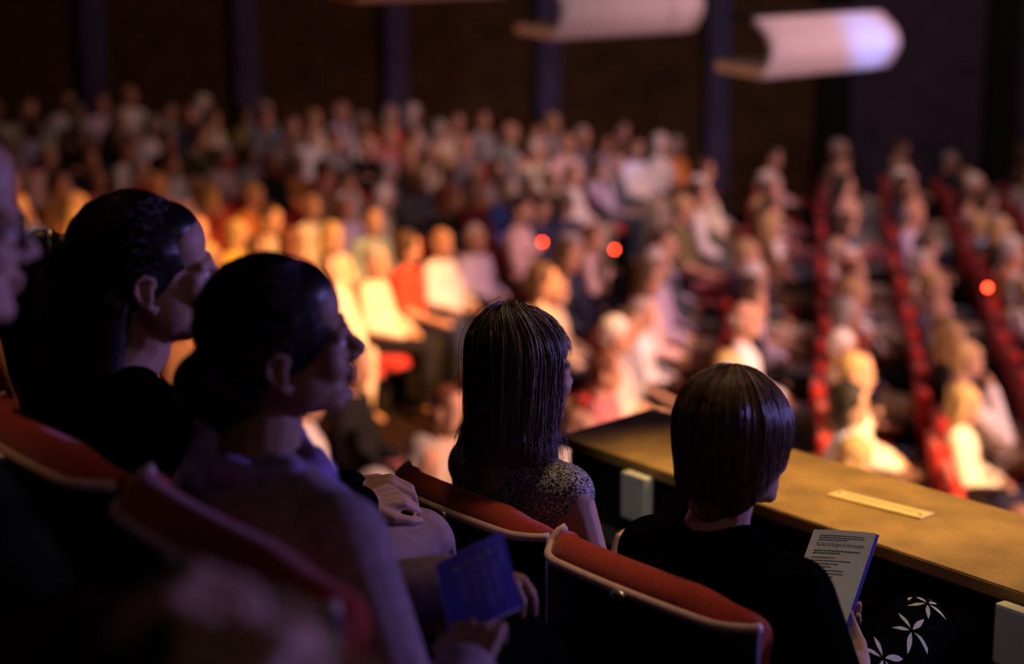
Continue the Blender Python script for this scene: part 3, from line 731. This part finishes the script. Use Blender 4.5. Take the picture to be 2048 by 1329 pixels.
# ------------------------------------------------------------------ programmes
def sheet(a, b, c, name, thick=.0025, bow=.004):
    """booklet leaf: origin corner a, along-top vector to b, down vector to c, gently bowed"""
    a, b, c = (np.array(q, float) for q in (a, b, c)); ex, ey = b - a, c - a; nz = nrm(np.cross(ey, ex)); V = []; F = []; nu, nv = 9, 9
    for off in (0, -thick):
        for i in range(nu):
            for j in range(nv):
                s, t = i / (nu - 1), j / (nv - 1); V.append(a + ex * s + ey * t + nz * (bow * math.sin(PI * s) + off))
    k = nu * nv
    for i in range(nu - 1):
        for j in range(nv - 1):
            q = i * nv + j; F.append((q, q + nv, q + nv + 1, q + 1)); F.append((k + q, k + q + 1, k + q + nv + 1, k + q + nv))
    rim = [i * nv for i in range(nu)] + [(nu - 1) * nv + j for j in range(1, nv)] + [i * nv + nv - 1 for i in range(nu - 2, -1, -1)] + [j for j in range(nv - 2, 0, -1)]
    for p, q in zip(rim, rim[1:] + rim[:1]): F.append((p, k + p, k + q, q))
    me = pyd(name, V, F); bm = bmesh.new(); bm.from_mesh(me); bmesh.ops.recalc_face_normals(bm, faces=bm.faces[:]); bm.to_mesh(me); bm.free()
    def at(s, t, h=.0008): return a + ex * s + ey * t + nz * (bow * math.sin(PI * s) + h)
    return me, at, nz
def quads(at, rects, name):
    V = []; F = []
    for s0, t0, s1, t1 in rects:
        n = len(V); V += [at(s0, t0), at(s1, t0), at(s1, t1), at(s0, t1)]; F.append((n, n + 1, n + 2, n + 3))
    return pyd(name, V, F)
def joined(a, b):
    n = len(a.vertices)
    return pyd(a.name, [v.co for v in a.vertices] + [v.co for v in b.vertices], [tuple(p.vertices) for p in a.polygons] + [tuple(i + n for i in p.vertices) for p in b.polygons], [0] * len(a.polygons) + [1] * len(b.polygons))
def disc_at(at, s, t, rs, rt, V, F, h=.0009):
    n = len(V); V += [at(s + rs * math.cos(q), t + rt * math.sin(q), h) for q in [2 * PI * k / 18 for k in range(18)]]; F.append(tuple(range(n, n + 18)))

# blue programme in the second row
A_, B_, C_ = (-.1026, 1.84, .998), (-.0127, 1.90, 1.0257), (-.0766, 1.74, .928)
t = thing('programme', 'blue programme booklet held in the lap of the scarfed woman', 'programme')
me, at, nz = sheet(A_, B_, C_, 'cover', .0016, .004)
V = []; F = []; V2 = []; F2 = []
for i, (s, tt) in enumerate(((.27, .20), (.44, .19), (.61, .19), (.75, .17))):
    disc_at(at, s, tt, .055, .048, V, F)
    disc_at(at, s + .01, tt - .008, .034 - .006 * (i < 2), .03, V2, F2, .0013)
obj('portrait_ring', pyd('ring', V, F), M['cover_pale'], t, False); obj('portrait_print', pyd('face', V2, F2), M['cover_dark'], t, False)
rc = []
for c0, n in ((.24, 9), (.41, 11), (.57, 14), (.72, 13)):
    for k in range(n): rc.append((c0, .30 + .040 * k, c0 + random.uniform(.06, .11), .30 + .040 * k + .012))
for k in range(9): rc.append((.86, .12 + .035 * k, .86 + random.uniform(.03, .07), .12 + .035 * k + .01))
obj('cover', joined(me, quads(at, rc, 'lines')), [M['cover_blue'], M['cover_pale']], t, False)
A2 = tuple(np.array(A_) - nz * .004 + np.array((.0, 0, .003))); B2 = tuple(np.array(B_) - nz * .004 + np.array((0, 0, .003))); C2 = tuple(np.array(C_) - nz * .004)
obj('pages', sheet(A2, B2, C2, 'pages', .003, .004)[0], M['paper'], t, False)

# open programme in the front row
A_, B_, C_ = (.555, 2.52, .836), (.659, 2.48, .841), (.471, 2.40, .687)
t = thing('programme', 'white printed programme page held by the person in black shirt', 'programme')
me, at, nz = sheet(A_, B_, C_, 'page', .0012, .004)
rc = []
def line(s0, s1, tt, h):
    s = s0
    while s < s1 - .01:
        wd = random.uniform(.02, .06); rc.append((s, tt, min(s1, s + wd), tt + h)); s += wd + .008
for k in range(3): line(.14, .86 - .25 * (k == 2), .055 + .022 * k, .009)
for k in range(2): line(.12, .86 - .3 * k, .205 + .024 * k, .011)
for tt, e in ((.275, .50), (.305, .76), (.335, .58), (.365, .48), (.40, .70), (.43, .72), (.46, .58), (.49, .40), (.52, .44), (.66, .5), (.69, .55)): line(.12, e, tt, .009)
obj('page', joined(me, quads(at, rc, 'lines')), [M['paper'], M['ink']], t, False)
fc = bpy.data.curves.new('title', 'FONT'); fc.body = 'The Best of Rodgers & Hammerstein'; fc.size = 1; fc.align_x = 'LEFT'
fo = bpy.data.objects.new('tmp', fc); COL.objects.link(fo); dg = bpy.context.evaluated_depsgraph_get(); dg.update()
fm = bpy.data.meshes.new_from_object(fo.evaluated_get(dg)); bpy.data.objects.remove(fo)
xs = [v.co.x for v in fm.vertices]; wx = max(xs)
for v in fm.vertices: v.co = Vector(at(.115 + .77 * v.co.x / wx, .165 - .040 * v.co.y / .72, .0010))
obj('title', fm, M['ink'], t, False)
A2, B2, C2 = (tuple(np.array(q) - nz * .006 + np.array((.006, .004, -.001))) for q in (A_, B_, C_))
obj('back_cover', sheet(A2, B2, C2, 'back', .0022, .004)[0], M['cover_blue'], t, False)

# ------------------------------------------------------------------ hanging curved panels
def build_panel():
    A = np.array((0., 0, 0)); E = np.array((1.20, .95, .11)); L = np.array((-.30, .44, .07))       # corner, along the panel, lip back from the corner
    prof = []                                                                                     # curved face from the corner up
    for k in range(15):
        q = k / 14; prof.append(np.array((-.02 + .10 * math.sin(q * PI) - .03 * q, .20 * q - .30 * math.sin(q * PI) * .38, .47 * q)))
    V = []; F = []; th = np.array((-.05, .04, 0)); ne = 9
    for off in (0, 1):
        for i in range(ne):
            for p in prof: V.append(p + E * i / (ne - 1) + th * off)
    m = len(prof); k = ne * m
    for i in range(ne - 1):
        for j in range(m - 1):
            a = i * m + j; F.append((a, a + m, a + m + 1, a + 1)); F.append((k + a, k + a + 1, k + a + m + 1, k + a + m))
    rim = [i * m for i in range(ne)] + [(ne - 1) * m + j for j in range(1, m)] + [i * m + m - 1 for i in range(ne - 2, -1, -1)] + [j for j in range(m - 2, 0, -1)]
    for p, q in zip(rim, rim[1:] + rim[:1]): F.append((p, k + p, k + q, q))
    face = pyd('face', V, F)
    def slab(a, ex, ey, t):
        V = [a, a + ex, a + ex + ey, a + ey]; V += [v + np.array((0, 0, t)) for v in V]
        return pyd('slab', V, [(0, 3, 2, 1), (4, 5, 6, 7), (0, 1, 5, 4), (1, 2, 6, 5), (2, 3, 7, 6), (3, 0, 4, 7)])
    lip = slab(np.array((-.02, 0, 0.)), E * .98, L, .08)
    tl = slab(prof[-1] + np.array((-.02, 0, -.03)), E * .98, L * .5, .05)
    for me in (face, lip, tl):
        bm = bmesh.new(); bm.from_mesh(me); bmesh.ops.recalc_face_normals(bm, faces=bm.faces[:]); bm.to_mesh(me); bm.free()
    face.materials.append(M['panel_white']); lip.materials.append(M['panel_edge']); tl.materials.append(M['seat_shell'])
    face.polygons.foreach_set('use_smooth', [True] * len(face.polygons))
    rods = []
    for f in (.12, .88):
        p = prof[-1] + E * f + L * .25; V, F = grid_tube([p, p + np.array((0, 0, 8.25 - 1.75 - .47))], .012, 8); me = pyd('rod', V, F); me.materials.append(M['black_paint']); rods.append(me)
    return face, lip, tl, rods
PF = build_panel()
for i, lab in enumerate(('curved white panel hanging at top right, tinted blue at its far end', 'curved white panel hanging at top, second from the right', 'curved white panel at top, its lower edge just in view')):
    t = thing('hanging_panel', lab, 'panel', (1.93 - 1.58 * i, 11.0 + .3 * i, 1.755 + .305 * i), 0, 'curved panels hanging from the ceiling')
    link('curved_face', PF[0], t); link('bottom_lip', PF[1], t); link('top_lip', PF[2], t)
    for rme in PF[3]: link('hanging_rod', rme, t)

# ------------------------------------------------------------------ stalls seats and audience
bb_ = box_mesh('b', [((0, .02, .575), (.50, .09, .56), Matrix.Rotation(R(6), 4, 'X'))], .035)
ss_ = box_mesh('s', [((0, .28, .42), (.46, .46, .10), 0)], .03)
bs_ = box_mesh('p', [((0, .22, .16), (.40, .10, .42), 0), ((0, .22, -.06), (.46, .30, .10), 0)], .008)
ar_ = box_mesh('a', [((.265, .24, .60), (.05, .36, .04), 0), ((.265, .20, .36), (.03, .22, .48), 0)], .01)
for me, mt in ((bb_, 'stalls_plush'), (ss_, 'stalls_plush'), (bs_, 'seat_shell'), (ar_, 'seat_shell')):
    me.materials.append(M[mt]); me.polygons.foreach_set('use_smooth', [True] * len(me.polygons))

def audience_pose(k):
    lean = (0, .05, -.03, .03, .0)[k]
    P = skeleton(hz=1.13 + (0, .02, -.02, .03, 0)[k], hy=.17 + lean, lean=lean, hrot=((-12, 0, 18, -25, 8)[k], (-4, 0, -8, -2, -10)[k], (0, 4, -4, 0, 5)[k]), hs=.98)
    z = P['head'][2]
    if k == 1: P.update(wrl=(.06, .32, .78), wrr=(-.04, .34, .80), elr=(.24, .25, .70), ell=(-.24, .25, .70))          # folded arms
    if k == 2: P.update(wrr=(.05, .32 + lean, z - .18), elr=(.20, .36, .66))                                           # hand at chin
    if k == 3: P.update(knl=(.04, .62, .58), anl=(.16, .72, .25))                                                      # legs crossed
    if k == 4: P.update(wrl=(-.16, .50, .56), wrr=(.16, .50, .56))
    b = Blob(); torso(b, P); neckhead(b, P, True); arms(b, P); legs(b, P); feet(b, P)
    for s, sd in (('l', 1), ('r', -1)):
        d = nrm(np.array(P['wr' + s]) - np.array(P['el' + s])); w = np.array(P['wr' + s]); b.cap(w, w + d * .07, .032, .030); b.cap(w + d * .07, w + d * .13 - np.array((0, 0, .02)), .030, .018)
    body = b.mesh('body', .0095, 3)
    b = Blob(); torso(b, P, .016); arms(b, P, .020, True, k != 4); top = b.mesh('top', .014, 4)
    b = Blob(); legs(b, P, .018); b.ell(P['pelvis'], (.19, .155, .13)); tr = b.mesh('trousers', .018, 4)
    A = HM(P); hs = []
    for kind in range(3):
        h = Blob()
        if kind == 0: h.ell((0, -.026, .040), (.083, .103, .096)); h.ell((0, -.06, -.03), (.064, .052, .05))
        if kind == 1:
            h.ell((0, -.024, .042), (.092, .112, .102)); h.ell((0, -.05, -.05), (.095, .075, .10)); h.cap((.075, .0, .03), (.085, -.01, -.12), .028, .03); h.cap((-.075, .0, .03), (-.085, -.01, -.12), .028, .03)
        if kind == 2:
            h.ell((0, -.045, -.005), (.082, .078, .055))
        H = Blob(); H.join(h, A); hs.append(H.mesh('hair', .010, 3))
    for me in (body, top, tr): me.materials.append(M['skin'])
    for me in hs: me.materials.append(M['hair_grey'])
    for me in [body, top, tr] + hs: me.polygons.foreach_set('use_smooth', [True] * len(me.polygons))
    e = Blob()
    for sx in (-1, 1):
        e.ell((sx * .031, .0845, -.004), (.013, .008, .0065), None, 12, 8); e.cap((sx * .018, .094, .017), (sx * .044, .082, .018), .0035, .003, 8, 2)
    m_ = Blob(); m_.ell((0, .101, -.0655), (.020, .006, .007), None, 12, 8); A_ = np.array(A)
    parts = [(np.array([v.co for v in body.vertices]), [tuple(p.vertices) for p in body.polygons])] + [(np.concatenate(x.V) @ A_[:3, :3].T + A_[:3, 3], x.F) for x in (e, m_)]
    VV = []; FF = []; mi = []; n0 = 0
    for q, (v_, f_) in enumerate(parts): VV.append(v_); FF += [tuple(a + n0 for a in f) for f in f_]; mi += [q] * len(f_); n0 += len(v_)
    body = pyd('body', np.concatenate(VV), FF, mi)
    for x in ('skin', 'arm_wood', 'skin_dark'): body.materials.append(M[x])
    body.polygons.foreach_set('use_smooth', [True] * len(body.polygons))
    return body, top, tr, hs
POSES = [audience_pose(k) for k in range(5)]

CL = {  # garment colours
 'white': (.74, .70, .68), 'cream': (.74, .66, .48), 'pale pink': (.70, .48, .46), 'lilac': (.52, .44, .60), 'beige': (.50, .40, .30), 'grey': (.30, .29, .30),
 'pale blue': (.34, .42, .58), 'blue': (.07, .10, .34), 'navy': (.03, .035, .075), 'black': (.014, .013, .014), 'brown': (.13, .07, .04), 'red': (.55, .06, .03),
 'dark red': (.20, .025, .02), 'orange': (.62, .22, .06), 'mustard': (.58, .40, .08), 'olive': (.16, .14, .06), 'grey-green': (.27, .36, .32), 'slate': (.11, .12, .16), 'rose': (.46, .16, .18)}
CM = {k: pm('cloth_' + k.replace(' ', '_').replace('-', '_'), v, .9, .12, 30, 0, .15) for k, v in CL.items()}
HC = {'grey-haired': (.34, .31, .29), 'white-haired': (.66, .62, .58), 'brown-haired': (.075, .042, .024), 'dark-haired': (.018, .013, .011), 'blond': (.42, .28, .12), 'auburn-haired': (.14, .05, .025)}
HMt = {k: pm('crown_' + k.split('-')[0], v, .6, .25, 60, 0, .3) for k, v in HC.items()}
SK = [pm('skin_a', (.56, .30, .19), .6, .08, 20), pm('skin_b', (.48, .28, .19), .6, .08, 20), pm('skin_c', (.60, .35, .24), .6, .08, 20), pm('skin_d', (.26, .14, .09), .6, .08, 20)]

def proj(p):
    pt = math.atan((664.5 - 195) / 2844.44); y, z = p[1], p[2] - CZ
    d = y * math.cos(pt) - z * math.sin(pt); up = y * math.sin(pt) + z * math.cos(pt)
    return 1024 + 2844.44 * p[0] / d, 664.5 - 2844.44 * up / d, d
ORD = ['first', 'second', 'third', 'fourth', 'fifth', 'sixth', 'seventh', 'eighth', 'ninth', 'tenth', 'eleventh', 'twelfth', 'thirteenth', 'fourteenth', 'fifteenth', 'sixteenth', 'seventeenth', 'eighteenth', 'nineteenth', 'twentieth', 'twenty-first', 'twenty-second', 'twenty-third', 'twenty-fourth', 'twenty-fifth', 'twenty-sixth']
AX = np.array((-.3, 11.5)); AD = nrm((.40, .92)); AN = np.array((AD[1], -AD[0]))
places = []
def block(name, base, step, rd, side, rows):
    rd = nrm(rd); fc = np.array((rd[1], -rd[0]))
    for ri, r in enumerate(rows):
        p0 = np.array(base) + np.array(step) * r; k = 0
        for j in range(-14, 22):
            p = p0 + rd * .54 * j; x, y = p
            if y < 5.0 or y > 18.8: continue
            if np.dot(p - AX, AN) * side < .28: continue
            cx, cy, d = proj((x, y, gz(x, y) + 1.0))
            if cx < -70 or cx > 2120: continue
            if cy > 1230: continue
            if np.dot(p, LN) < 3.05 and x * U[0] + y * U[1] > -3.75: continue
            k += 1; places.append(dict(x=x + random.uniform(-.05, .05), y=y + random.uniform(-.05, .05), fx=fc[0], fy=fc[1], px=cx, py=cy, row=ri, k=k, blk=name))
block('right block', (3.28, 11.45), (.755, 0), (.213, 1), 1, range(5, -8, -1))
block('left block', (-1.6, 12.0), (-.90, 0), (.50, .866), -1, range(-3, 9))
# garments read off the photograph: where in the picture, colour, hair, pose
KEY = [(260, 325, 'white', 'grey-haired', 0), (405, 340, 'pale pink', 'brown-haired', 1), (597, 325, 'white', 'brown-haired', 0), (690, 440, 'lilac', 'grey-haired', 0), (645, 500, 'cream', 'blond', 0), (475, 500, 'mustard', 'blond', 4),
 (740, 650, 'cream', 'blond', 0), (785, 570, 'red', 'brown-haired', 4), (870, 480, 'white', 'grey-haired', 0), (915, 400, 'dark red', 'brown-haired', 0), (990, 350, 'beige', 'grey-haired', 0), (1115, 385, 'white', 'brown-haired', 0),
 (1255, 330, 'white', 'brown-haired', 0), (1165, 300, 'lilac', 'brown-haired', 0), (1370, 445, 'white', 'brown-haired', 3), (1405, 345, 'white', 'brown-haired', 0), (1430, 315, 'blue', 'dark-haired', 0), (1515, 390, 'lilac', 'grey-haired', 0), (1505, 470, 'rose', 'brown-haired', 0),
 (1345, 560, 'slate', 'brown-haired', 0), (1330, 520, 'lilac', 'grey-haired', 0), (1240, 395, 'slate', 'grey-haired', 0), (1265, 670, 'white', 'grey-haired', 0), (1290, 730, 'pale pink', 'blond', 0), (1195, 790, 'rose', 'auburn-haired', 4), (835, 690, 'grey-green', 'grey-haired', 1),
 (850, 750, 'grey', 'brown-haired', 4), (755, 780, 'pale pink', 'grey-haired', 0), (870, 660, 'orange', 'grey-haired', 4), (1470, 700, 'white', 'white-haired', 0), (1545, 575, 'white', 'white-haired', 0), (1500, 640, 'lilac', 'brown-haired', 0), (1690, 570, 'white', 'white-haired', 3),
 (1655, 440, 'slate', 'brown-haired', 0), (1650, 375, 'cream', 'brown-haired', 0), (1700, 660, 'navy', 'grey-haired', 0), (1830, 475, 'lilac', 'grey-haired', 4), (1935, 400, 'cream', 'white-haired', 0), (1975, 465, 'olive', 'grey-haired', 0), (1850, 560, 'beige', 'grey-haired', 0),
 (1700, 790, 'cream', 'blond', 0), (1790, 910, 'mustard', 'blond', 4), (1915, 830, 'cream', 'blond', 0), (1715, 870, 'cream', 'white-haired', 0), (2005, 1000, 'pale pink', 'blond', 0), (1880, 650, 'pale blue', 'grey-haired', 0), (1890, 720, 'black', 'blond', 0), (1995, 800, 'black', 'blond', 2),
 (725, 235, 'red', 'grey-haired', 0), (140, 480, 'orange', 'blond', 0), (100, 480, 'orange', 'grey-haired', 1), (150, 350, 'black', 'brown-haired', 0), (500, 340, 'black', 'grey-haired', 0), (640, 370, 'brown', 'brown-haired', 0), (790, 380, 'slate', 'blond', 1), (1010, 310, 'grey-green', 'grey-haired', 0),
 (1165, 575, 'navy', 'grey-haired', 0), (1140, 560, 'navy', 'brown-haired', 0), (560, 240, 'brown', 'auburn-haired', 0), (1905, 770, 'white', 'blond', 2), (480, 420, 'orange', 'blond', 4), (540, 460, 'beige', 'brown-haired', 0), (760, 850, 'cream', 'grey-haired', 0), (830, 860, 'beige', 'auburn-haired', 0), (720, 900, 'cream', 'white-haired', 0), (900, 590, 'white', 'grey-haired', 3), (960, 550, 'lilac', 'white-haired', 0),
 (1080, 600, 'beige', 'blond', 0), (1200, 600, 'pale pink', 'brown-haired', 0), (1400, 590, 'cream', 'white-haired', 4), (1580, 730, 'cream', 'white-haired', 4), (1600, 860, 'pale blue', 'dark-haired', 0), (1250, 610, 'lilac', 'white-haired', 0), (680, 560, 'cream', 'grey-haired', 0), (420, 500, 'mustard', 'white-haired', 0), (330, 260, 'grey-green', 'brown-haired', 0)]
for px, py, c, h, po in KEY:
    c0 = [q for q in places if 'top' not in q]
    q = min(c0, key=lambda q: (q['px'] - px) ** 2 + (q['py'] - py) ** 2)
    if math.hypot(q['px'] - px, q['py'] - py) < 70: q.update(top=c, hair=h, pose=po)
tops = ['white'] * 8 + ['cream'] * 5 + ['pale pink'] * 6 + ['lilac'] * 4 + ['beige'] * 6 + ['grey'] * 4 + ['pale blue'] * 3 + ['navy'] * 5 + ['black'] * 6 + ['brown'] * 4 + ['rose'] * 3 + ['dark red'] * 3 + ['slate'] * 4 + ['olive'] * 2 + ['grey-green'] * 2 + ['orange'] * 1 + ['blue'] * 2
hairs = ['grey-haired'] * 6 + ['white-haired'] * 3 + ['brown-haired'] * 9 + ['blond'] * 5 + ['dark-haired'] * 3 + ['auburn-haired'] * 2
GARM = ['shirt', 'cardigan', 'jacket']
for q in places:
    z = gz(q['x'], q['y']); rz = math.atan2(q['fy'], q['fx']) - PI / 2
    where = '%s place from the balcony, %s row, %s' % (ORD[q['k'] - 1], ORD[q['row']], q['blk'])
    t = thing('stalls_seat', 'red stalls seat at the ' + where, 'seat', (q['x'], q['y'], z), rz, 'red seats in the stalls')
    link('seat_back', bb_, t); link('seat_pad', ss_, t); link('pedestal', bs_, t); link('armrest', ar_, t)
    if 'top' not in q:
        if random.random() < .10: continue
        q.update(top=random.choice(tops), hair=random.choice(hairs), pose=random.randrange(5))
    body, top, tr, hs = POSES[q['pose']]
    lab = '%s person in %s %s, %s' % (q['hair'], q['top'], GARM[q['pose'] % 3], where)
    p = thing('person', lab, 'person', (q['x'], q['y'], z + .015), rz + R(random.uniform(-16, 16)), 'audience in the stalls')
    p.scale = (random.uniform(.92, 1.08),) * 3
    def put(name, me, mt):
        o = link(name, me, p); o.material_slots[0].link = 'OBJECT'; o.material_slots[0].material = mt
    put('body', body, SK[random.choice((0, 0, 0, 1, 1, 2, 2, 3)) if random.random() < .9 else 0]); put('top', top, CM[q['top']]); put('trousers', tr, CM[random.choice(('black', 'navy', 'slate', 'brown', 'black', 'grey', 'beige', 'rose', 'beige'))])
    hk = 2 if (q['hair'] in ('grey-haired', 'white-haired') and random.random() < .35) else (1 if random.random() < .4 else 0)
    put('hair', hs[hk], HMt[q['hair']])

# ------------------------------------------------------------------ red indicator lights among the stalls
for px, d, lab, hz in ((1085, 13.2, 'round red light left of centre among the dark stalls', 480), (1230, 12.9, 'round red light right of centre among the dark stalls', 495), (1983, 9.6, 'small red light at the far right of the stalls', 572)):
    x = (px - 1024) / 2844.44 * d
    zt = CZ - (hz - 195) / 2844.44 * d * 1.02 + .02
    zf = gz(x, d)
    t = thing('indicator_light', lab, 'light', (x, d, zf), math.atan2(-x, -d) * 0, 'red lights in the stalls')
    V, F = grid_tube([(0, 0, -.01), (0, 0, zt - zf - .03)], .012, 8); obj('post', pyd('post', V, F), M['black_paint'], t)
    obj('housing', box_mesh('housing', [((0, .03, zt - zf), (.07, .05, .08), 0)], .006), M['black_paint'], t, False)
    b = Blob(); b.ell((0, -.002, zt - zf), (.017, .012, .017)); obj('lens', pyd('lens', np.concatenate(b.V), b.F), M['red_led'], t)
print('PLACES', len(places))
